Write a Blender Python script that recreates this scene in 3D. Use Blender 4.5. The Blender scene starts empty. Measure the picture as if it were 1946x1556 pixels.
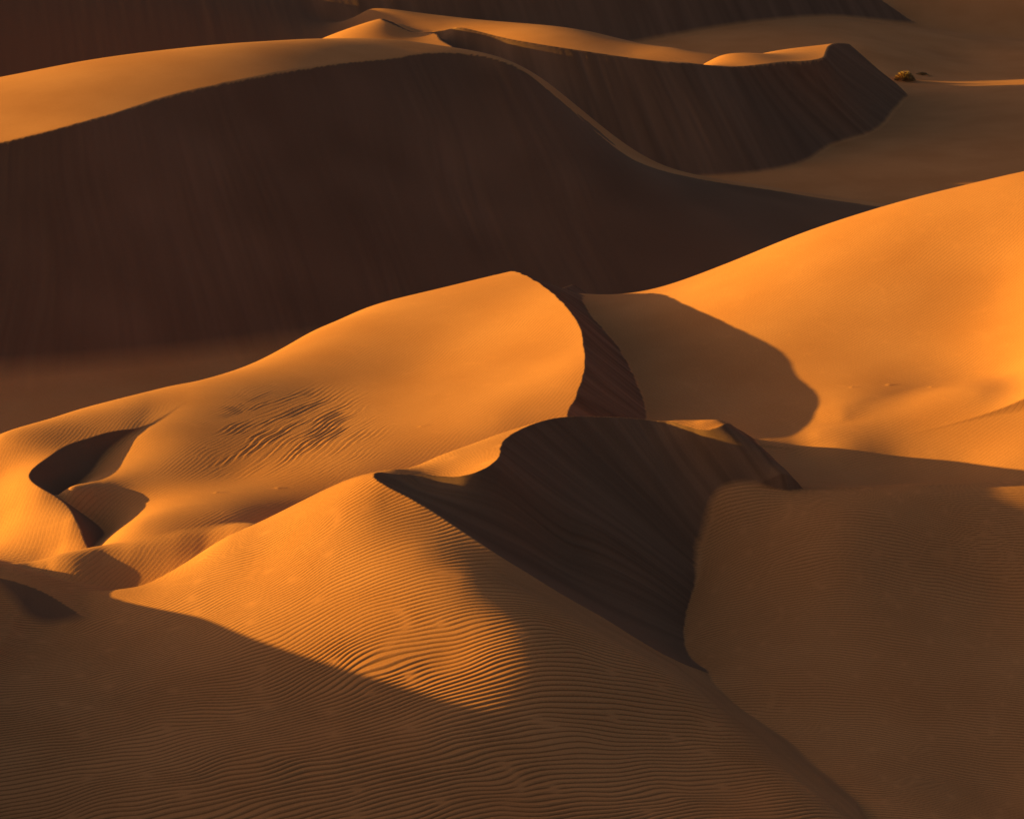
import bpy, math, random
import numpy as np
from mathutils import Vector, Matrix

# ------------------------------------------------------------------ camera, sky, sun, exposure
SC = bpy.context.scene
CAMH, PITCH, FPX = 30.0, math.radians(15.0), 973.0/math.tan(math.radians(11.0))
cam_d = bpy.data.cameras.new('camera'); cam = bpy.data.objects.new('camera', cam_d)
SC.collection.objects.link(cam); SC.camera = cam
cam.location = (0, 0, CAMH); cam.rotation_euler = (math.radians(90)-PITCH, 0, 0)
cam_d.sensor_width = 36.0; cam_d.sensor_fit = 'HORIZONTAL'
cam_d.lens = 18.0/math.tan(math.radians(11.0)); cam_d.clip_start = 0.5; cam_d.clip_end = 5000

SUN_EL, SUN_PHI = math.radians(7.0), math.radians(9.0)      # sun low on the left, a little beyond the dunes
to_sun = Vector((-math.cos(SUN_PHI)*math.cos(SUN_EL), math.sin(SUN_PHI)*math.cos(SUN_EL), math.sin(SUN_EL)))
w = bpy.data.worlds.new('World'); SC.world = w; w.use_nodes = True
nt = w.node_tree; bg = nt.nodes['Background']
sky = nt.nodes.new('ShaderNodeTexSky'); sky.sky_type = 'NISHITA'; sky.sun_disc = False
sky.sun_elevation = SUN_EL; sky.sun_rotation = math.atan2(to_sun.x, to_sun.y)
sky.air_density = 1.0; sky.dust_density = 6.0; sky.ozone_density = 1.0
nt.links.new(sky.outputs['Color'], bg.inputs['Color']); bg.inputs['Strength'].default_value = 0.058
sun_d = bpy.data.lights.new('sun', 'SUN'); sun_d.energy = 5.0; sun_d.angle = math.radians(0.5)
sun_d.color = (1.0, 0.655, 0.08)
sun = bpy.data.objects.new('sun', sun_d); SC.collection.objects.link(sun)
sun.rotation_euler = to_sun.to_track_quat('Z', 'Y').to_euler(); sun.location = (-60, 60, 60)
vs = SC.view_settings; vs.view_transform = 'Standard'; vs.look = 'None'; vs.exposure = 1.15; vs.gamma = 1.0
vs.use_curve_mapping = False

# ------------------------------------------------------------------ survey points -> smooth surfaces
def P(u, v, z):
    a = (u-973.0)/FPX; b = -(v-778.0)/FPX
    d = (a, math.cos(PITCH)+b*math.sin(PITCH), -math.sin(PITCH)+b*math.cos(PITCH))
    t = (z-CAMH)/d[2]
    return (d[0]*t, d[1]*t, z)

class Surf:
    """thin-plate surface through spot heights"""
    def __init__(s, pts, lam=0.0, mind=.3):
        kept = []
        for q in pts:
            if all((q[0]-r[0])**2+(q[1]-r[1])**2 > mind**2 for r in kept): kept.append(q)
        p = np.array(kept, float); s.c = p[:, :2]; n = len(p)
        s.sc = 10.0
        K = s.k(s.c, s.c) + lam*np.eye(n)
        A = np.zeros((n+3, n+3)); A[:n, :n] = K
        A[:n, n] = 1; A[:n, n+1:] = s.c/s.sc
        A[n, :n] = 1; A[n+1:, :n] = (s.c/s.sc).T
        s.w = np.linalg.lstsq(A, np.concatenate([p[:, 2], np.zeros(3)]), rcond=None)[0]
    def k(s, a, b):
        d2 = ((a[:, None, :]-b[None, :, :])**2).sum(-1)/s.sc**2
        return 0.5*d2*np.log(d2+1e-9)
    def raw(s, xy):
        out = np.empty(len(xy)); n = len(s.c)
        for i in range(0, len(xy), 20000):
            q = xy[i:i+20000]
            out[i:i+20000] = s.k(q, s.c)@s.w[:n] + s.w[n] + (q/s.sc)@s.w[n+1:]
        return out
    def grid(s, X, Y, step=4):
        """X, Y 1-D axes; evaluated on a coarser lattice, then cubic interpolation"""
        def ax(v):
            i0 = math.floor(v[0]/CELL)-2; i1 = math.ceil(v[-1]/CELL)+2
            return np.arange(i0, i1+1)*CELL
        cx, cy = ax(X), ax(Y)
        gx, gy = np.meshgrid(cx, cy)
        Z = s.raw(np.c_[gx.ravel(), gy.ravel()]).reshape(gx.shape)
        def interp(Z, c, v, axis):
            h = c[1]-c[0]; t = (v-c[0])/h; i = np.clip(t.astype(int), 1, len(c)-3); f = t-i
            w0 = -f*(1-f)**2/2; w1 = 1-2.5*f*f+1.5*f**3; w2 = f/2+2*f*f-1.5*f**3; w3 = (f**3-f*f)/2
            sh = (-1, 1) if axis == 0 else (1, -1)
            T = lambda j: np.take(Z, i+j, axis=axis)
            return T(-1)*w0.reshape(sh)+T(0)*w1.reshape(sh)+T(1)*w2.reshape(sh)+T(2)*w3.reshape(sh)
        return interp(interp(Z, cx, X, 1), cy, Y, 0)
CELL = 0.5

def pp(*rows): return [P(*r) for r in rows]
def off(pts, dx=0, dy=0, dz=0): return [(x+dx, y+dy, z+dz) for x, y, z in pts]
def ruled(tops, toes, up=.5, down=.8, n=1):
    """a face of loose sand: from its brink down to its toe, carried on past both"""
    out = list(tops)+list(toes)
    for a, b in zip(tops, toes):
        a = np.array(a); b = np.array(b)
        out += [tuple((a+b)/2), tuple(a-(b-a)*up), tuple(b+(b-a)*down)]
    return out
def rulings(tops, toes, before=(), lam=.02):
    """smooth map whose level lines run from each brink point to its toe: metres along the brink"""
    q, s_ = [], 0.0
    for i, (a, b) in enumerate(zip(tops, toes)):
        if i: s_ += .5*(math.dist(a[:2], tops[i-1][:2])+math.dist(b[:2], toes[i-1][:2]))
        a = np.array(a[:2]); b = np.array(b[:2])
        for t in (0, .5, 1, 1.4, -.3): c = a+(b-a)*t; q.append((c[0], c[1], s_))
    return Surf([(p[0], p[1], -.3) for p in before]+q, lam, .4)
def smin(a, b, k): 
    h = np.clip(.5+.5*(b-a)/k, 0, 1); return b*(1-h)+a*h - k*h*(1-h)
def smax(a, b, k): return -smin(-a, -b, k)
def step(x, a, b): t = np.clip((x-a)/(b-a), 0, 1); return t*t*(3-2*t)

# --- base: the sand plain and valleys
BASE = Surf(pp((1946,38,-1.2),(1700,52,1.0),(1600,60,1.6),(1720,160,-.2),(1946,100,-.1),(1830,110,-.55),(1900,170,.7),(1946,250,.5),(1720,200,0),
   (1500,330,-.3),(1900,330,0),(1750,375,-.5),(1300,322,-.4),(0,780,-1.7),(430,705,-1.6),(1100,560,-1.4),(0,740,-1.3),
   (1650,90,1.35),(1750,100,.3),(1600,200,-.1),(1850,70,-.6),(1790,140,-.4)) +
   [(-70,290,0),(0,290,0),(70,290,1),(-70,240,-1),(-30,240,-1),(-70,130,-1.5),(-70,80,0),(-70,40,0),(0,40,0),(70,40,0),(70,90,2),(70,150,0),(70,200,1),
    (-40,185,-1),(0,185,-1),(-15,200,-1),(30,130,-1.5)])
# --- far slip face closing the view at the top left
F4top = [(-75,247,9),(-40,246,9.5),(-10,237,10.2),(15,244,9.2),(27,258,7)]
F4toe = [(-75,204,-.5),(-40,211,-.6),(-10,217,-.4),(12,225.5,-.2),(22,233,0),(30.5,246,.2)]
F4 = Surf(ruled(F4top, F4toe[:4]+F4toe[5:], .3, .6) + [F4toe[4]])
F4W = Surf([(-75,247,9),(-40,246,9.5),(-10,237,10.2),(15,244,9.2),(27,258,7),(-75,270,7),(0,275,7),(30,275,3),(36,262,2),(45,258,-4),(60,260,-12)])
# --- far right dark dune
F5toe = pp((1570,52,.2),(1700,50,.2),(1860,40,.8)) ; F5toe = off(F5toe, 0, 6, -.3)
F5 = Surf(ruled([(36,275,8),(46,276,8),(58,276,9)], F5toe, .3, .6))
F5b = Surf(ruled([(50,275,9),(62,275,10),(75,276,10)], [(46.5,259,-1),(56,254,0),(70,254,0)], .3, .6))
# --- low ridge behind the middle dune
F3r = pp((-200,-60,8.7),(0,-60,8.4),(250,-45,7.6),(450,-20,6.3),(600,3,5.2),(700,18,4.9),(850,32,4.55),(1000,45,4.2),(1130,62,3.9),(1290,92,3.4),(1380,107,3.1),(1450,114,2.4))
F3 = Surf(F3r + off(F3r, 0, 5, -1.2) + off(F3r, 0, 16, -6) + pp((1000,78,3.9),(1200,100,3.4),(1300,116,3.1),(850,55,4.0),(740,32,4.0),(660,45,3.6)) +
   [(-60,208,-.8),(-45,209.5,-.8),(-35,211,-.8),(-28,212,-.8),(-20,213,-.8),(-12,209,-.5),(-10,195,.5),(5,190,1.5),(20,186,.3),(26,198,-1),(34,205,-4),(-20,198,-5),(-40,195,-6)], .004)
# --- middle far dune: brink, slip face, windward top
f2b = pp((745,41,8.0),(870,52,7.8),(1000,80,7.1),(1130,100,6.5),(1290,120,5.8),(1400,127,5.3),(1500,118,5.3),(1570,103,5.3),(1592,82,5.2))
f2t = [(-2,170,0),(2,171,0),(6,172,0)] + pp((1290,325,0),(1400,320,0),(1480,312,0),(1600,280,0),(1670,235,0.1),(1722,176,.4))
f2t = [(-9,162,-.5),(-1,167,-.5),(4,170.3,-.4),(8.5,172.8,-.2)] + pp((1390,321,0),(1500,309,0),(1640,260,0),(1700,210,0),(1722,178,.3))
F2S = Surf(ruled(f2b, f2t, .4, .6) + ruled(pp((790,62,7.6),(860,88,7.1)), [(-2.5,183,6.0),(-.8,178.5,3.9)], .8, 1.0) + pp((860,60,7.1),(840,52,7.5)) + [(23,215,4.5),(26,213,2.2),(29,212,0.2)])
f2c = pp((790,62,7.6),(860,88,7.1))
F2W = Surf(f2b + f2c + off(f2b[1:5], 0, 5, -1.6) + off(f2b[1:5], 0, 14, -6) + pp((700,57,6.95),(650,73,6.7),(600,90,6.0),(760,75,6.6),(700,90,5.8)) +
   off(pp((745,41,7.9),(700,57,6.95),(650,73,6.7)), -.3, 2, -.7) + off(pp((745,41,7.9),(700,57,6.9),(650,73,6.7)), -1, 10, -6) +
   pp((1290,117,5.78),(1370,106,5.35),(1450,103,5.2),(1520,92,5.25),(1592,80,5.25)) + off(pp((1370,106,5.3),(1450,103,5.1),(1520,92,5.2),(1592,80,5.25)), 0, 9, -2.2) +
   [(25,225,1),(-14,172,3),(0,172,6),(8,212,-5),(22,235,-3)], .0005)
PF2 = rulings(f2b, f2t)
# --- big left dune
Lb = pp((-250,335,6.9),(0,272,8.0),(150,235,8.7),(300,190,9.35),(450,155,9.85),(600,128,10.1),(750,111,10.05),(900,104,9.85))
Lt = [(-36,111,-2.6),(-25.5,118.5,-2.1),(-19,122.5,-1.95),(-14,126,-1.85),(-9,129,-1.8),(-5,131,-1.8),(0,133,-1.7),(4.5,134,-1.6)]
Lr = pp((1000,136,9.0),(1060,180,7.6),(1130,235,6.0),(1200,285,4.5),(1300,318,3.1),(1400,336,2.3),(1560,361,1.3),(1730,385,.6),(1900,400,0))
LS = Surf(ruled(Lb, Lt, .3, .5) + ruled(Lr, [(8,136,-1.4),(11,137,-1.2),(14,138,-1.0),(17,138,-1.0),(20,138,-1.2),(22.5,139,-1.2),(25,139,-1),(30,140,-1),(35,142,-1.2)], .15, .5))
Ltop = pp((-250,190,7.6),(0,147,9.15),(150,118,9.95),(300,98,10.5),(450,84,10.8),(600,75,10.75),(700,73,10.45),(800,82,10.12),(870,93,9.98),(920,103,9.8))
LW = Surf(Lb + Lr + Ltop + off(Ltop, 0, 6, -1.2) + off(Ltop[::2], 0, 14, -5) + off(Ltop[::2], 0, 26, -12) +
   off(Lr, 1, 4, -1.0) + off(Lr, 3, 12, -4.5) + off(Lr[4:], 0, 26, -8), .0005)
PLS = rulings(Lb+Lr, Lt+[(9,134,0),(12,134,0),(15,134,0),(18.5,134,0),(22,134,0),(25,135,0),(28,136,0),(33,137,0),(39,140,0)])
# --- right orange dune
w2 = pp((1040,556,4.4),(1100,562,4.2),(1220,557,4.4),(1300,535,5.0),(1390,500,6.0),(1480,465,7.1),(1600,423,8.2),(1730,385,9.2),(1946,332,10.5),(2150,295,11.2))
W2 = Surf(w2 + pp((1400,610,5.25),(1400,750,3.9),(1250,650,4.3),(1225,790,3.5),(1130,610,4.15),(1190,680,4.1),(1600,650,5.2),(1552,780,4.05),(1600,800,3.98),(1690,770,4.35),
   (1450,845,3.4),(1900,550,7.1),(1900,720,5.15),(1750,740,4.6),(2150,560,8.5),(2150,740,6.4),(1150,900,2.6),(1350,900,2.9),(1600,840,3.3)) +
   off(w2, 0, 4, -1.0) + off(w2, 0, 12, -5) + off(w2, 0, 26, -12) + [(-3,116,2.6),(-8,112,.8),(-16,106,0),(30,80,2),(30,70,2),(20,80,2),(5,84,0)], .003)
W2B = Surf(pp((1450,850,3.4),(1560,820,3.75),(1660,792,4.15),(1770,765,4.65),(1860,748,5.05),(1946,736,5.3),(2150,715,6.0)) +
   pp((1600,858,3.4),(1946,800,4.6),(1946,855,3.95),(1946,910,3.3),(1830,888,3.25),(1700,880,3.15),(1520,870,3.1),(1600,920,2.9),(1800,920,2.95),(1540,930,3.0),(2150,860,4.2),(2150,910,3.6)) +
   off(pp((1450,852,3.3),(1660,792,4.05),(1860,748,4.85),(2150,715,6.0)), 0, 4, -.9) + [(9,110,-2),(16,112,-2),(24,112,-1),(34,112,0),(3,95,1),(0,90,0),(15,82,1.0),(25,80,1.4)], .003)
# --- centre orange dune
c1 = pp((975,515,5.6),(1020,535,5.9),(1060,565,6.02),(1090,600,5.88),(1108,645,5.49),(1112,690,5.34),(1098,745,4.76),(1078,790,4.22),(1065,840,3.6))
t1 = pp((1105,560,4.3),(1120,590,4.2),(1145,625,4.15),(1170,655,4.1),(1200,710,4.0),(1220,765,3.7),(1226,810,3.4),(1225,850,3.0),(1225,900,2.4))
S1 = Surf(ruled(c1, t1, .6, .6) + [(.6,116.2,5.0),(0,121,3.9),(1.2,119,3.8),(3,118.5,3.2),(3,125,1.5),(0,126,3.6)])
r1 = pp((430,710,3.25),(550,655,3.4),(660,603,4.0),(800,560,4.8),(900,535,5.25))
W1 = Surf(c1 + r1 + pp((330,737,3.2),(250,765,2.9),(0,850,1.2),(100,820,1.9)) +
   pp((350,850,2.92),(450,900,2.55),(600,850,3.0),(600,750,3.35),(800,820,3.45),(950,800,3.95),(700,890,2.95),(350,1000,2.35),(450,980,2.5),(250,1000,2.2),(800,700,3.9),(1000,700,4.65),(400,780,3.32),
      (310,785,3.22),(268,822,3.02),(262,858,2.72),(242,895,2.52),(136,931,2.5),(200,922,2.4),(190,960,1.95),(264,1030,1.98),(215,1010,1.6),(160,890,1.95),(60,905,1.2),(60,1000,.6),(-100,950,-1),(160,1030,.9)) +
   off(r1, 0, 3, -.7) + off(r1, 0, 9, -4) + off(c1[:1], -.1, 1.2, -.3) + off(c1[:1], 0, 4, -1.2) + off(c1[:1], 0, 12, -4.5) + [(-17,108,0),(-24,100,-1),(-5,84,0),(-12,82,0),(3,90,2.5),(6,104,7)], .0015)
# --- small left dune with the hollow beside its crest
c6 = pp((310,785,3.2),(250,812,3.14),(180,830,3.0),(120,850,2.86),(75,880,2.78),(55,905,2.7),(75,925,2.6),(110,945,2.4),(145,990,2.1),(160,1025,1.7),(170,1045,1.5))
W6 = Surf(c6 + pp((-200,880,2.0),(0,828,2.9),(100,795,3.02),(180,776,3.1),(250,755,3.17),(330,737,3.15),(0,905,2.2),(0,1000,1.35),(0,1040,1.1),(-150,900,1.4),(-150,1040,.4),(100,1045,1.3)) +
   off(pp((-200,880,2.0),(0,828,2.9),(100,795,3.0),(250,755,3.17),(330,737,3.15)), 0, 3, -.7) + off(pp((-200,880,2.0),(0,828,2.9),(250,755,3.1)), 0, 9, -4) + pp((360,800,3.08),(410,850,2.4),(360,950,1.4),(300,1040,.5),(700,850,-1)) + [(-16,80,0),(-10,80,0)], .0005)
t6 = pp((300,830,2.5),(262,870,2.3),(215,868,2.3),(170,895,2.15),(135,910,2.1),(105,925,2.1),(120,950,1.9),(150,970,1.75),(185,1005,1.5),(205,1035,1.2),(215,1055,1.0))
S6 = Surf(ruled(c6[2:], t6[2:], .35, .6) + off(pp((180,776,3.1),(100,795,3.0),(250,755,3.17),(330,737,3.15)), 0, 0, .9) + off(pp((250,812,3.14),(310,785,3.2)), 0, 0, .12) + [], .0005)
# --- low lip and the fold in front of it
lip = pp((-120,1100,1.3),(30,1079,1.5),(100,1062,1.7),(170,1045,1.85),(257,1030,2.0),(350,1012,2.25),(430,1003,2.4),(480,1000,2.5))
D7 = Surf(lip + off(lip, 0, 1.5, -.5) + off(lip, 0, 4, -2.5) + pp((150,1078,1.6),(300,1060,1.75),(400,1040,2.0),(250,1105,1.25),(350,1090,1.5),(60,1090,1.35),(200,1060,1.7)) + [(-12,82,0.2),(-8,82,.6),(-16,82,0),(-5,82,.5),(-5,90,-1)])
# --- foreground dune
c4 = pp((705,900,5.2),(760,902,5.0),(800,904,4.95),(845,907,4.95),(895,900,5.1),(925,888,5.25),(945,860,5.3),(960,835,5.35),(985,818,5.32),(1030,800,5.33),(1075,792,5.28),(1150,792,5.15),(1210,795,5.02),(1265,800,4.92),(1300,812,4.86),(1350,819,4.87),(1390,808,4.92))
r4 = pp((760,935,5.0),(830,975,4.6),(910,1027,4.1),(1000,1083,3.5),(1150,1170,2.3),(1300,1257,.85))
s4c = pp((760,902,5.0),(845,907,4.95),(925,888,5.25),(950,850,5.32),(985,818,5.32),(1030,800,5.33),(1075,792,5.28),(1150,792,5.15),(1210,795,5.02),(1265,800,4.92),(1300,812,4.86),(1350,819,4.87),(1390,808,4.92))
s4t = pp((1310,1215,.1),(1312,1160,.35),(1314,1135,.6),(1315,1110,.85),(1316,1085,1.1),(1318,1060,1.35),(1320,1035,1.65),(1328,1008,2.1),(1340,978,2.5),(1362,950,2.95),(1390,928,3.3),(1440,927,3.35),(1500,933,3.45))
c5 = [(8.2,92.8,4.2)]; t5 = [(10.3,92.8,2.7)]; s4r = pp((1425,830,4.65),(1460,858,4.3),(1500,892,3.9),(1532,922,3.6))
r5 = pp((1380,1320,.35),(1440,1368,.2),(1500,1410,.1),(1580,1480,.0),(1650,1540,-.05),(1740,1620,-.1))
S4 = Surf(r4 + s4r + ruled(s4c, s4t, .15, .4) + ruled(c5, t5, .2, .5) + off(r4, -2, -2.5, 1.6) + off(r4, -5, -6, 4.5) + off(r5, -.6, 0, .6) + off(r5, .6, 0, .5) + off(s4c[6:-2], -.4, 3, 1.5) + off(s4c[:3], -.5, 1.0, .6) + off(s4r, .3, 1.5, -1.1) + [(9.6,94.5,3.0),(11.2,91,2.7),(12,89.5,2.4)], .0012, .45)
PS4 = rulings(s4c, s4t, r4)
W4 = Surf(c4 + r4 + off(s4r[:3], 0, 0, .6) + off(s4r[:2], .3, 1.5, .2) + off(r4[:4], .6, 1.5, .75) + off(r4[2:4], 1.2, 3, 1.6) + pp((750,893,4.85),(850,862,4.9),(900,845,5.05),(960,822,5.2),(600,940,4.2),(480,1000,3.25),(430,1022,2.95)) +
   off(pp((750,893,4.85),(850,862,4.9),(960,822,5.2),(600,940,4.2),(480,1000,3.25)), -.3, 2, -.9) + off(pp((750,893,4.85),(850,862,4.9),(960,822,5.2),(600,940,4.2),(480,1000,3.25)), -.5, 6, -4) +
   pp((1285,799,4.97),(1325,797,5.03),(1365,798,5.1)) + off(c4[10:14], 0, .9, -.5) + off(c4[10:14], 0, 2.2, -1.6) + off(c4[14:], 0, 2.0, -.6) + off(c4[14:], 0, 4, -2.5) + off(c4[9:], 0, 10, -7) +
   pp((600,1000,3.95),(500,1050,3.05),(350,1110,2.1),(700,1000,4.25),(800,1050,3.95),(900,1100,3.6),(1000,1200,2.85),(850,1250,2.35),(600,1200,2.35),(400,1200,1.85),
      (300,1113,1.85),(230,1120,1.6),(110,1103,1.55),(0,1076,1.8),(870,1370,1.75),(600,1300,1.75),(300,1300,1.4),(100,1300,1.2),(100,1180,1.2),(0,1500,1.0),(500,1500,1.3),(1000,1500,1.1),
      (1200,1400,1.05),(1400,1500,.5),(1300,1330,.95),(1150,1220,2.1),(1100,1280,2.1),(1480,1440,.35),(1330,1400,.75)) + r5 + off(r5, 1.2, .2, -.8) + off(r5, 4, 1, -3) +
   off(pp((230,1120,1.4),(110,1103,1.55),(0,1076,1.8)), 0, .8, -.35) + [(8.6,91.2,5.0),(10.2,91,4.9),(9.2,89,4.75),(11,88.5,4.6),(8.2,87,4.7),(-10,60,.8),(0,60,1),(10,60,.2),(14,66,-.8),(-18,60,1),(14,84,-3)])
# --- right foreground swell and valley floor
r3 = pp((1360,945,3.0),(1400,919,3.35),(1450,931,3.32),(1600,936,3.35),(1750,931,3.4),(1946,923,3.42),(2150,910,3.4))
D3 = Surf(r3 + r5 + off(r5, -1, -.3, -.1) + off(r3, 0, 2, -.4) + off(r3, 0, 7, -2.5) + pp((1330,1100,.95),(1400,1050,1.9),(1600,985,3.1),(1800,975,3.1),(1450,985,2.7),(1600,1060,2.35),(1900,1050,2.3),(1900,1120,1.5),(1700,1120,1.65),(1500,1150,1.25),(1650,1190,1.15),(1320,1200,.3),
   (1500,1300,.6),(1700,1300,.65),(1900,1230,.75),(1900,1300,.5),(1900,1500,-.5),(1600,1420,.05),(2150,1300,.5),(1340,1000,2.15),(2150,1100,2.0)) + [(10,60,-.5),(20,60,0),(2,84,-1.0),(3,90,-.5)])
# --- small nose in the lower left corner
c8 = pp((-60,1085,2.1),(0,1098,2.03),(60,1115,1.88),(110,1140,1.62),(165,1175,1.32),(200,1192,1.15))
t8 = pp((-60,1245,.7),(0,1236,.78),(60,1228,.86),(120,1214,.96),(185,1200,1.1),(215,1202,1.1))
S8 = Surf(ruled(c8, t8, .5, .5))
W8 = Surf(c8 + pp((-60,1060,2.0),(0,1078,1.85),(110,1104,1.5),(180,1117,1.3),(250,1150,.9),(300,1200,.6)) + off(c8, -.5, -2, -.1) + [(-10,86,.0),(-16,88,0),(-6,80,-.5),(-6,74,-1)], .0005)
# --- dune to the left of the frame whose shadow lies across the foreground
D5 = Surf([(-19,88,1.0),(-20,85,1.9),(-20,83.6,2.3),(-20.5,82.2,2.8),(-20.5,81,3.2),(-20.5,77.6,3.7),(-20.5,73.7,4.2),(-20.5,68,4.4),(-20,60,4.4),(-17.5,85,1.5),(-17,80,1.7),(-17,74,1.6),(-17,68,1.6),
   (-14.5,84,1.0),(-13.5,77,.6),(-13,70,.3),(-12,60,0),(-27,90,0),(-28,80,1.5),(-30,65,2),(-8,80,-1),(-6,70,-1),(-6,90,-2)])

# ------------------------------------------------------------------ wind ripples and sand-slide streaks
RNG = np.random.default_rng(7)
def ripple_tile(N=640, waves=40, steps=70, aniso=.09, seed=3):
    """pattern of ripple crests with forks and ends, grown on a periodic tile; crests run along x"""
    r = np.random.default_rng(seed); u = r.normal(0, .1, (N, N))
    k = np.fft.fftfreq(N)*N/waves; kx = np.fft.rfftfreq(N)[None, :]*N/waves; ky = k[:, None]
    k2 = kx*kx+ky*ky; Lk = .35-3.0*(k2-1)**2-aniso*kx*kx*12; dt = .6
    den = 1/(1-dt*np.maximum(Lk, -60))
    for _ in range(steps):
        nl = .45*u*u-u**3
        u = np.fft.irfft2((np.fft.rfft2(u+dt*nl))*den, s=(N, N))
    u -= u.mean(); return u/u.std(), N, waves
TILE, TN, TW = ripple_tile()
def samp(t, u, v):
    n = t.shape[0]; u = np.mod(u, n); v = np.mod(v, n); i = u.astype(int); j = v.astype(int); f = u-i; g = v-j
    i %= n; j %= n; i1 = (i+1) % n; j1 = (j+1) % n
    return (t[j, i]*(1-f)+t[j, i1]*f)*(1-g)+(t[j1, i]*(1-f)+t[j1, i1]*f)*g
NT = RNG.random((256, 256))
def noise(x, y, s, seed=0):
    """smooth value noise, cell size s, about -1..1"""
    x = x/s+seed*17.3; y = y/s+seed*5.7; xi = np.floor(x); yi = np.floor(y); f = x-xi; g = y-yi
    f = f*f*(3-2*f); g = g*g*(3-2*g); i = xi.astype(int) % 256; j = yi.astype(int) % 256; i1 = (i+1) % 256; j1 = (j+1) % 256
    return 2*((NT[j, i]*(1-f)+NT[j, i1]*f)*(1-g)+(NT[j1, i]*(1-f)+NT[j1, i1]*f)*g)-1
def ripples(gx, gy, ang, lam, amp, lam2=None, span=None, wob=.35, seed=0, skew=-.09):
    """height of ripples: crest direction ang (degrees from x), wave length lam (to lam2 over span, measured across)"""
    c, s_ = math.cos(math.radians(ang)), math.sin(math.radians(ang))
    p = gx*c+gy*s_; q = -gx*s_+gy*c
    q = q+wob*noise(gx, gy, 3.1, seed)+.35*wob*noise(gx, gy, 1.1, seed+3)+1.6*wob*noise(gx, gy, 9, seed+5)
    if lam2 is None: qq = q/lam; L = lam
    else:
        t = np.clip((q-span[0])/(span[1]-span[0]), 0, 1); k = (lam2-lam)
        L = lam+k*t; d = span[1]-span[0]
        qq = np.where(q < span[0], (q-span[0])/lam, np.where(q > span[1], d/k*np.log(lam2/lam)+(q-span[1])/lam2, d/k*np.log(L/lam)))
    px = TN/TW; U = p/lam*px*.62+seed*91; V = qq*px+seed*37
    U = U+0; h = samp(TILE, U, V); h = samp(TILE, U, V+skew*px*h)      # lean the ripples: long back, short steep face
    return h*amp*L, h
def streaks(a, b, la, lb, seed=0):
    """fine furrows: a runs across the furrows, b down them"""
    return noise(a, b, 1, seed)*0 + (noise(a/lb, b/la, 1, seed)*.6+noise(a/lb*2.3, b/la*1.6, 1, seed+2)*.4+noise(a/lb*5.1, b/la*2.4, 1, seed+4)*.22)
def near_line(gx, gy, pts):
    """distance in plan to a polyline"""
    d = np.full(gx.shape, 1e9)
    for (x0, y0, _), (x1, y1, _) in zip(pts, pts[1:]):
        vx, vy = x1-x0, y1-y0; t = np.clip(((gx-x0)*vx+(gy-y0)*vy)/(vx*vx+vy*vy+1e-9), 0, 1)
        d = np.minimum(d, np.hypot(gx-x0-t*vx, gy-y0-t*vy))
    return d

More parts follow.
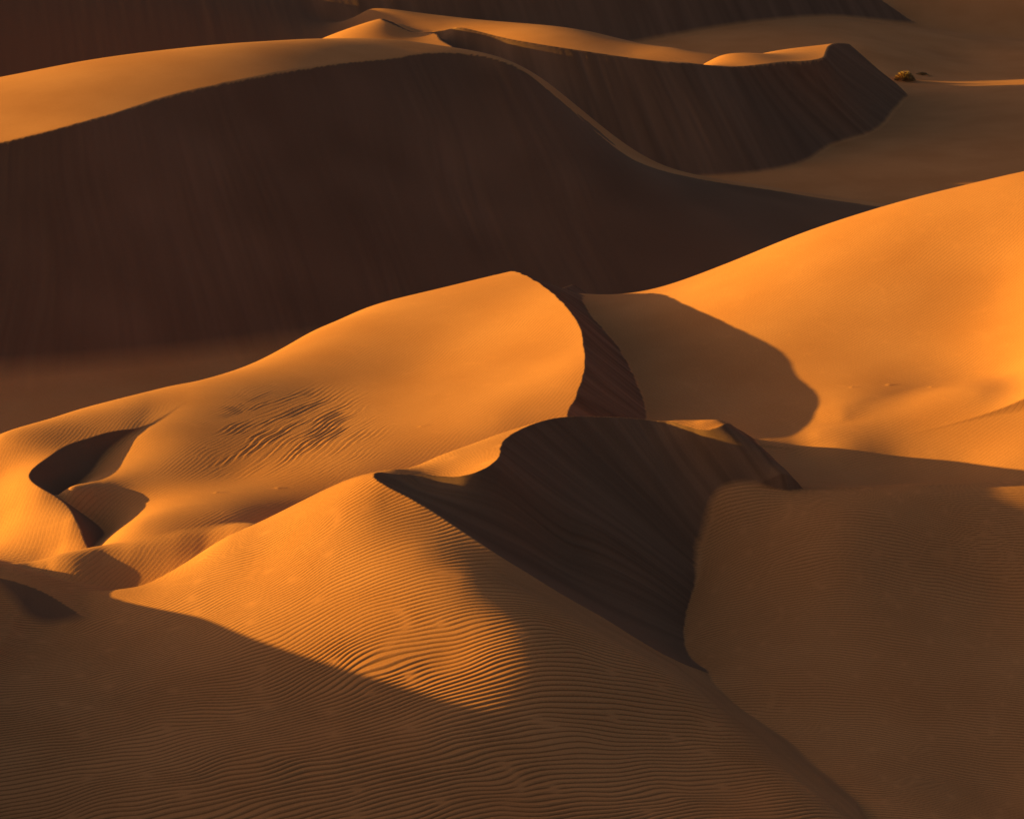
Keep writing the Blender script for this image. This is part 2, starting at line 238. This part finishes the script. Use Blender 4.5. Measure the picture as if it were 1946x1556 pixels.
SPECKS = list(zip(pp((1620,712,5.0),(1690,713,5.0),(1772,691,5.6),(412,945,2.4),(528,930,2.6),(800,815,3.4)), (.06, .07, .05, .06, .06, .04)))
def height(X, Y, detail=True):
    """heights over the lattice Y x X and the number of the dune each point belongs to"""
    gx, gy = np.meshgrid(X, Y)
    G = lambda S: S.grid(X, Y)
    def lim(d, x0=-999, x1=999, y0=0, y1=999, k=2.0):
        return d-k*(np.maximum(x0-gx, 0)+np.maximum(gx-x1, 0)+np.maximum(y0-gy, 0)+np.maximum(gy-y1, 0))
    z = G(BASE); idm = np.zeros(z.shape, int)
    sub = np.zeros(z.shape, int)
    def cut(a, b, k):
        nonlocal sub
        sub = (a < b).astype(int); return smin(a, b, k)
    tone = np.zeros(z.shape); slipf = np.zeros(z.shape); pat = [0.0, 0.0, 0.0]
    def add(d, k, i, st=None):
        nonlocal z, idm, sub, tone, slipf
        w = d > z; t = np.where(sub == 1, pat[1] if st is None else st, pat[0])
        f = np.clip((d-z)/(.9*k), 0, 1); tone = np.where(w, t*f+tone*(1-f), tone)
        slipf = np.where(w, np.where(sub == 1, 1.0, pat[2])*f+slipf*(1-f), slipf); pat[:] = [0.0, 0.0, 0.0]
        idm = np.where(w, 2*i+sub, idm); z = smax(z, d, k); sub = 0*sub
    far = Y[-1] > 140
    nearp = Y[0] < 135
    def R(ang, lam, amp, mark=1.0, **k):
        if not detail: return 0.0
        h, n = ripples(gx, gy, ang, lam, amp, **k); pat[0] = pat[0]+mark*step(-n, .35, 1.5); return h
    def T(a, b, la, lb, amp, seed=0, mark=1.0):
        if not detail: return 0.0
        t = streaks(a, b, la, lb, seed); pat[1] = mark*np.clip(t, -1, 1); return amp*t
    if far:
        add(lim(cut(G(F4)+T(gx+.25*gy, gy, 9, 1.1, .03, 1, .5), G(F4W), .3), y0=206), .5, 1)
        add(lim(G(F5), x0=34, y0=250, y1=275), .5, 2); add(lim(G(F5b), x0=46, y0=250, y1=275), .2, 2)
        if detail: pat[2] = step(-gx, 9, 17)  # left face of the ridge takes the dark slip colour too, as painted shade
        add(lim(G(F3)+T(gx+.25*gy, gy, 9, 1.1, .06, 2)*step(-gx, 12, 20), x1=34, y0=190, y1=246), .4, 3)
        fa = G(PF2)
        add(lim(cut(G(F2S)+T(fa, gy, 8, .7, .05, 3, .55)*step(gx, 0, 6), G(F2W), .06), x0=-20, y0=166, y1=216), .25, 4)
    kL = .08 + 2.0*step(gx, -1, 7)
    tw = G(PLS) if detail else gx
    tl = T(tw+.5*noise(gx, gy, 7, 31), gy, 6, .6, .075, 4)*step(-gx, -9, 0)*(.25+.75*step(noise(tw, gy*.4, 3.2, 33), -.5, .6))
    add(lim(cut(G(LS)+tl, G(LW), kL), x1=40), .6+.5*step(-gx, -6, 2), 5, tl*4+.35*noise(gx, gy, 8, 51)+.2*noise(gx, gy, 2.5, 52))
    if nearp:
        add(lim(G(W2)+R(35, .15, .015, .5, seed=1, wob=.12), x0=-2, y0=94, y1=140), .5, 6)
        add(lim(G(W2B)+R(25, .15, .012, .4, seed=2, wob=.12), x0=8, y0=89.5, y1=120, k=2.0), .3, 6)
        bp, bq = gx*.47+gy*.88, gy*.47-gx*.88; big = step(noise(bp/4, bq, .35, 8)+.4*noise(gx, gy, 2.2, 21), -.9, 1.0)*step(-np.hypot((gx+8.3)/4.4, (gy-97.3)/6.2), -1.1, -.35)
        w1 = G(W1)+R(57, .16, .016, .45, seed=3, wob=.2)*(.7+.5*noise(gx, gy, 3, 44))+R(62, .24, .042, 0, seed=4, wob=.45)*big
        add(lim(cut(G(S1)+T(gy+.25*gx, gx, 3, .35, .04, 5), w1, .015), y0=82, y1=132, x0=-30, x1=7), .06, 7)
        add(lim(cut(G(S6), G(W6)+R(78, .16, .012, .4, seed=5, wob=.2), .02), x0=-30, x1=-12.5, y0=80, y1=112, k=.5), .15, 8)
        add(lim(G(D7)+R(60, .17, .012, .4, seed=6, wob=.2), x1=-5, y0=82, y1=92), .1, 9)
        add(lim(G(D3)+R(-8, .15, .045, 1.0, seed=7, wob=.3, lam2=.13, span=(78, 90), skew=.09)*(.7+.5*noise(gx, gy, 3, 43)), x0=2), .15, 10)
        kr = .02 + .5*step(gx, 4.8, 7)*step(-gy, -84.5, -82)
        dr = near_line(gx, gy, r4[1:]+r5) if detail else 9
        calm = .04+.96*step(dr, .8, 2.4)
        calm = np.maximum(calm, step(-gx, -.2, 1.6)) if detail else 1
        near = np.clip(gy, 68, 84); pa = G(PS4) if detail else gx; st = T(pa, gx, 5, .3, .036, 6, .55)+(.07*streaks(pa, gx, 12, 1.1, 61) if detail else 0); w4 = G(W4)+R(22, .25, 1.0, 1.5, lam2=.125, span=(66, 80), seed=8, skew=.10, wob=.42)*calm*(.056-.030*(near-68)/16)*(.8+.45*noise(gx, gy, 2.4, 41)+.25*noise(gx, gy, .8, 42))
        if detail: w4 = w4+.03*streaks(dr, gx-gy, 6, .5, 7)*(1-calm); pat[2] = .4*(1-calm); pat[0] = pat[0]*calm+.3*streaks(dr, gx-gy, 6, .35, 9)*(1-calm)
        st = st*(1-.85*step(gx, 4.6, 6)*step(gy, 87.3, 88.8)); d4 = cut(G(S4)+st, w4, kr)
        d4 = d4-1.3*step(gx, 8.2, 9.2)*np.maximum(88.9-gy, 0)*step(gy, 82, 86)
        add(lim(d4, y1=98, x1=9.7, k=.45), .05+.2*step(gy, 84.5, 88)*step(gx, 4, 6)*step(-gx, -9.6, -8.4), 11)
        add(lim(cut(G(S8), G(W8)+R(10, .17, .03, .7, seed=9), .03), x1=-8, y0=72, y1=88), .14, 13)
        add(lim(G(D5)+R(16, .2, .03, 1.0, seed=12), x1=-16, y1=92, k=.45), .6, 12)
    for (bx, by, _), br in SPECKS: z = z+.018*np.exp(-((gx-bx)**2+(gy-by)**2)/(2*br*br)) + .012*np.exp(-((gx-bx-.15)**2/.03+(gy-by)**2/.01))
    return z, idm, tone, slipf

# ------------------------------------------------------------------ materials
def sand():
    m = bpy.data.materials.new('sand'); m.use_nodes = True; n = m.node_tree.nodes; L = m.node_tree.links
    b = n['Principled BSDF']; b.inputs['Roughness'].default_value = .95
    b.inputs['Specular IOR Level'].default_value = .08
    tc = n.new('ShaderNodeTexCoord')
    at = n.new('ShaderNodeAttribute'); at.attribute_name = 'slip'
    # wind-sorted tone differences: pale fine sand, rusty coarse sand
    n1 = n.new('ShaderNodeTexNoise'); n1.inputs['Scale'].default_value = .22; n1.inputs['Detail'].default_value = 4
    n2 = n.new('ShaderNodeTexNoise'); n2.inputs['Scale'].default_value = 26; n2.inputs['Detail'].default_value = 4; n2.inputs['Roughness'].default_value = .8
    for q in (n1, n2): L.new(tc.outputs['Object'], q.inputs['Vector'])
    r1 = n.new('ShaderNodeValToRGB'); e = r1.color_ramp.elements
    e[0].position = .3; e[0].color = (.55, .212, .078, 1); e[1].position = .7; e[1].color = (.64, .262, .102, 1)
    L.new(n1.outputs['Fac'], r1.inputs['Fac'])
    # shade of the slip faces deepened with a darker sand colour
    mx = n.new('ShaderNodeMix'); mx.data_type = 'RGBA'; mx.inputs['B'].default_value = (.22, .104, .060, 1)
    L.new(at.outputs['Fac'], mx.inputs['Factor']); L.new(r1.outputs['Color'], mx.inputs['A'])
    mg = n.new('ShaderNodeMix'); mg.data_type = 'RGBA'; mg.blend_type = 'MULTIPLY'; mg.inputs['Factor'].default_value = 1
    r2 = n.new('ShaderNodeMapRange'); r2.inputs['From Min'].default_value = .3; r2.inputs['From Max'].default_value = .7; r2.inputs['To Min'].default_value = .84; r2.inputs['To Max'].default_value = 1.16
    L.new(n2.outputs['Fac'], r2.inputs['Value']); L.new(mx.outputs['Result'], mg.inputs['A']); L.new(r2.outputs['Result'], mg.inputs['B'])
    # shade painted into the ripple troughs; darker and paler streaks along the slide tracks
    a2 = n.new('ShaderNodeAttribute'); a2.attribute_name = 'tone'
    r3 = n.new('ShaderNodeMapRange'); r3.inputs['From Min'].default_value = -1; r3.inputs['From Max'].default_value = 1
    r3.inputs['To Min'].default_value = 1.4; r3.inputs['To Max'].default_value = .52
    L.new(a2.outputs['Fac'], r3.inputs['Value'])
    m2 = n.new('ShaderNodeMix'); m2.data_type = 'RGBA'; m2.blend_type = 'MULTIPLY'; m2.inputs['Factor'].default_value = 1
    L.new(mg.outputs['Result'], m2.inputs['A']); L.new(r3.outputs['Result'], m2.inputs['B'])
    L.new(m2.outputs['Result'], b.inputs['Base Color'])
    # grain
    n3 = n.new('ShaderNodeTexNoise'); n3.inputs['Scale'].default_value = 9; n3.inputs['Detail'].default_value = 5; n3.inputs['Roughness'].default_value = .7
    L.new(tc.outputs['Object'], n3.inputs['Vector'])
    bp = n.new('ShaderNodeBump'); bp.inputs['Strength'].default_value = .35; bp.inputs['Distance'].default_value = .012
    L.new(n3.outputs['Fac'], bp.inputs['Height']); L.new(bp.outputs['Normal'], b.inputs['Normal'])
    return m
SAND = sand()

# ------------------------------------------------------------------ the terrain
def roll(gx, gy):      # low dunes round about, out of the picture
    return .9*noise(gx, gy, 34, 11)+.4*noise(gx+.5*gy, gy, 13, 12)-.3+4*step(gy, 290, 480)*(.6+.5*noise(gx, gy, 70, 13))-3*step(-gx, 60, 120)
# (x0, x1, y0, y1, dx, dy): fine where the picture is, coarser round it
tiers = [(-24, 23, 62.0, 84.0, .05, .026), (-26, 25, 84.0, 100.0, .04, .03), (-26.5, 26.5, 100.0, 118.5, .045, .045), (-32, 32, 118.5, 140.0, .1, .14), (-60, 60, 140.0, 285.0, .12, .2),
         (-75, 75, 30.0, 290.0, .6, .6), (-420, 420, -160, 900, 4, 4)]
def build():
    done = []; VV = {}
    for x0, x1, y0, y1, dx, dy in tiers:
        X = np.linspace(x0, x1, int(round((x1-x0)/dx))+1); Y = np.linspace(y0, y1, int(round((y1-y0)/dy))+1)
        gx, gy = np.meshgrid(X, Y); nx, ny = len(X), len(Y)
        if dx < 3:
            z, idm, tone, slipf = height(X, Y, dx < .5)
            out = np.maximum(np.abs(gx)-(.2*gy+24), np.maximum(50-gy, gy-275))
            f = step(out, 0, 25)
            z = np.clip(z, -6, 14)*(1-f)+roll(gx, gy)*f; idm = np.where(f > .5, 0, idm)
        else: z = roll(gx, gy); idm = np.zeros(z.shape, int); tone = np.zeros(z.shape); slipf = tone
        i = np.arange(ny-1)[:, None]*nx+np.arange(nx-1)[None, :]
        ins = np.zeros(gx.shape, bool)
        for a0, a1, b0, b1 in done: ins |= (gx >= a0-.01) & (gx <= a1+.01) & (gy >= b0-.01) & (gy <= b1+.01)
        keep = ~(ins[:-1, :-1] & ins[1:, :-1] & ins[:-1, 1:] & ins[1:, 1:])
        done.append((x0, x1, y0, y1))
        did = idm//2
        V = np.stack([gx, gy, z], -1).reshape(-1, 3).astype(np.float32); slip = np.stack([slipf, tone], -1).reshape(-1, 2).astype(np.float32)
        F = np.stack([i, i+1, i+nx+1, i+nx], -1).reshape(-1, 4)
        cid = did[:-1, :-1].ravel(); kp = keep.ravel()
        for c in np.unique(cid[kp]):
            VV.setdefault(int(c), []).append((V, slip, F[kp & (cid == c)]))
    for c in sorted(VV):
        vs_, sl_, fs_ = [], [], []; base = 0
        for V, sl, F in VV[c]:
            u, inv = np.unique(F.ravel(), return_inverse=True)
            vs_.append(V[u]); sl_.append(sl[u]); fs_.append(inv.reshape(-1, 4)+base); base += len(u)
        V = np.concatenate(vs_); sl = np.concatenate(sl_); F = np.concatenate(fs_).astype(np.int32)
        nm = 'ground' if c == 0 else 'dune'
        me = bpy.data.meshes.new(nm)
        me.vertices.add(len(V)); me.vertices.foreach_set('co', V.ravel())
        me.loops.add(F.size); me.loops.foreach_set('vertex_index', F.ravel())
        me.polygons.add(len(F)); me.polygons.foreach_set('loop_start', np.arange(0, F.size, 4, dtype=np.int32))
        me.polygons.foreach_set('use_smooth', np.ones(len(F), bool))
        me.update(); me.materials.append(SAND)
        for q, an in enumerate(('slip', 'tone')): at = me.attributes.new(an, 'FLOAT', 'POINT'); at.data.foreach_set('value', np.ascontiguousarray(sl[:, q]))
        o = bpy.data.objects.new(nm, me); SC.collection.objects.link(o); o['kind'] = 'structure'
build()

# ------------------------------------------------------------------ dry shrubs on the far plain
def ground_z(x, y):
    z = height(np.linspace(x-.2, x+.2, 3), np.linspace(y-.2, y+.2, 3), False)[0]; return float(z[1, 1])
def simple_mat(name, c1, c2, rough=.9):
    m = bpy.data.materials.new(name); m.use_nodes = True; n = m.node_tree.nodes; L = m.node_tree.links; b = n['Principled BSDF']
    t = n.new('ShaderNodeTexNoise'); t.inputs['Scale'].default_value = 7; r = n.new('ShaderNodeValToRGB')
    r.color_ramp.elements[0].position = .35; r.color_ramp.elements[0].color = (*c1, 1); r.color_ramp.elements[1].position = .65; r.color_ramp.elements[1].color = (*c2, 1)
    tc = n.new('ShaderNodeTexCoord'); L.new(tc.outputs['Object'], t.inputs['Vector'])
    L.new(t.outputs['Fac'], r.inputs['Fac']); L.new(r.outputs['Color'], b.inputs['Base Color']); b.inputs['Roughness'].default_value = rough
    return m
STRAW = simple_mat('dry_straw', (.30, .165, .06), (.52, .31, .125)); BARK = simple_mat('dry_bark', (.10, .06, .035), (.17, .11, .06))
def mesh_obj(name, V, F, mat, parent):
    me = bpy.data.meshes.new(name); me.from_pydata(V, [], F); me.materials.append(mat)
    o = bpy.data.objects.new(name, me); SC.collection.objects.link(o); o.parent = parent; return o
def shrub(x, y, rx, ry, rz, blades, label, seed):
    rr = random.Random(seed); root = bpy.data.objects.new('dry_shrub', None); SC.collection.objects.link(root)
    root.location = (x, y, ground_z(x, y)-.05); root['label'] = label; root['category'] = 'shrub'; root['group'] = 'dry shrubs on the far sand'
    V, F = [], []
    for _ in range(blades):                      # bent dry blades rising from many clumps across the mound
        a = rr.uniform(0, 2*math.pi); d = math.sqrt(rr.random())
        bx, by = math.cos(a)*d*rx*.8, math.sin(a)*d*ry*.8; bz = rz*.55*max(0, 1-d*d)
        el = math.radians(rr.uniform(15, 85)*(1-.45*d)); az = a+rr.uniform(-.9, .9); ln = rr.uniform(.25, .6)*rz
        p0 = Vector((bx, by, bz)); dr_ = Vector((math.cos(az)*math.cos(el), math.sin(az)*math.cos(el), math.sin(el)))
        sd = dr_.cross(Vector((rr.uniform(-1, 1), rr.uniform(-1, 1), rr.uniform(-1, 1)))).normalized()*rr.uniform(.012, .03)
        p1 = p0+dr_*ln*.6; p2 = p0+dr_*ln+Vector((0, 0, -.12*ln)); k = len(V)
        V += [p0-sd, p0+sd, p1-sd*.8, p1+sd*.8, p2]; F += [(k, k+1, k+3, k+2), (k+2, k+3, k+4)]
    mesh_obj('foliage', V, F, STRAW, root)
    V, F = [], []
    for _ in range(34):                          # woody twigs
        a = rr.uniform(0, 2*math.pi); el = rr.uniform(.2, 1.3); ln = rr.uniform(.6, 1.05)
        e = Vector((math.cos(a)*math.cos(el)*rx, math.sin(a)*math.cos(el)*ry, math.sin(el)*rz))*ln*.9
        b0 = Vector((e.x*.15, e.y*.15, 0)); mid = (b0+e)/2+Vector((rr.uniform(-.1, .1), rr.uniform(-.1, .1), .12))
        for p, q, r0, r1 in ((b0, mid, .035, .022), (mid, e, .022, .008)):
            k = len(V); ax = (q-p).normalized(); u = ax.orthogonal().normalized(); w_ = ax.cross(u)
            for c_, r in ((p, r0), (q, r1)):
                for j in range(5): t = 2*math.pi*j/5; V.append(c_+(u*math.cos(t)+w_*math.sin(t))*r)
            F += [(k+j, k+(j+1) % 5, k+5+(j+1) % 5, k+5+j) for j in range(5)]
    mesh_obj('twigs', V, F, BARK, root)
    # sand caught between the stems
    V, F = [], []; nr, na = 7, 28
    for i in range(nr+1):
        for j in range(na):
            d = i/nr; t = 2*math.pi*j/na; wob = 1+.14*math.sin(3*t+seed)+.1*math.sin(5*t)
            V.append((math.cos(t)*d*rx*1.25*wob, math.sin(t)*d*ry*1.25*wob, rz*.55*(1-d*d)**1.4-.02*d))
    for i in range(nr):
        for j in range(na): a0 = i*na+j; b0 = i*na+(j+1) % na; F.append((a0, b0, b0+na, a0+na))
    o = mesh_obj('sand_mound', V, F, SAND, root)
    for p in o.data.polygons: p.use_smooth = True
q = P(1719, 152, -.1); shrub(q[0], q[1], .72, .62, .9, 2600, 'larger round golden dry shrub on a sand mound beside the far dune tip', 1)
q = P(1752, 139, -.05); shrub(q[0], q[1], .62, .35, .32, 500, 'low dark flat shrub, smaller of the two, just right of the round golden one', 2)
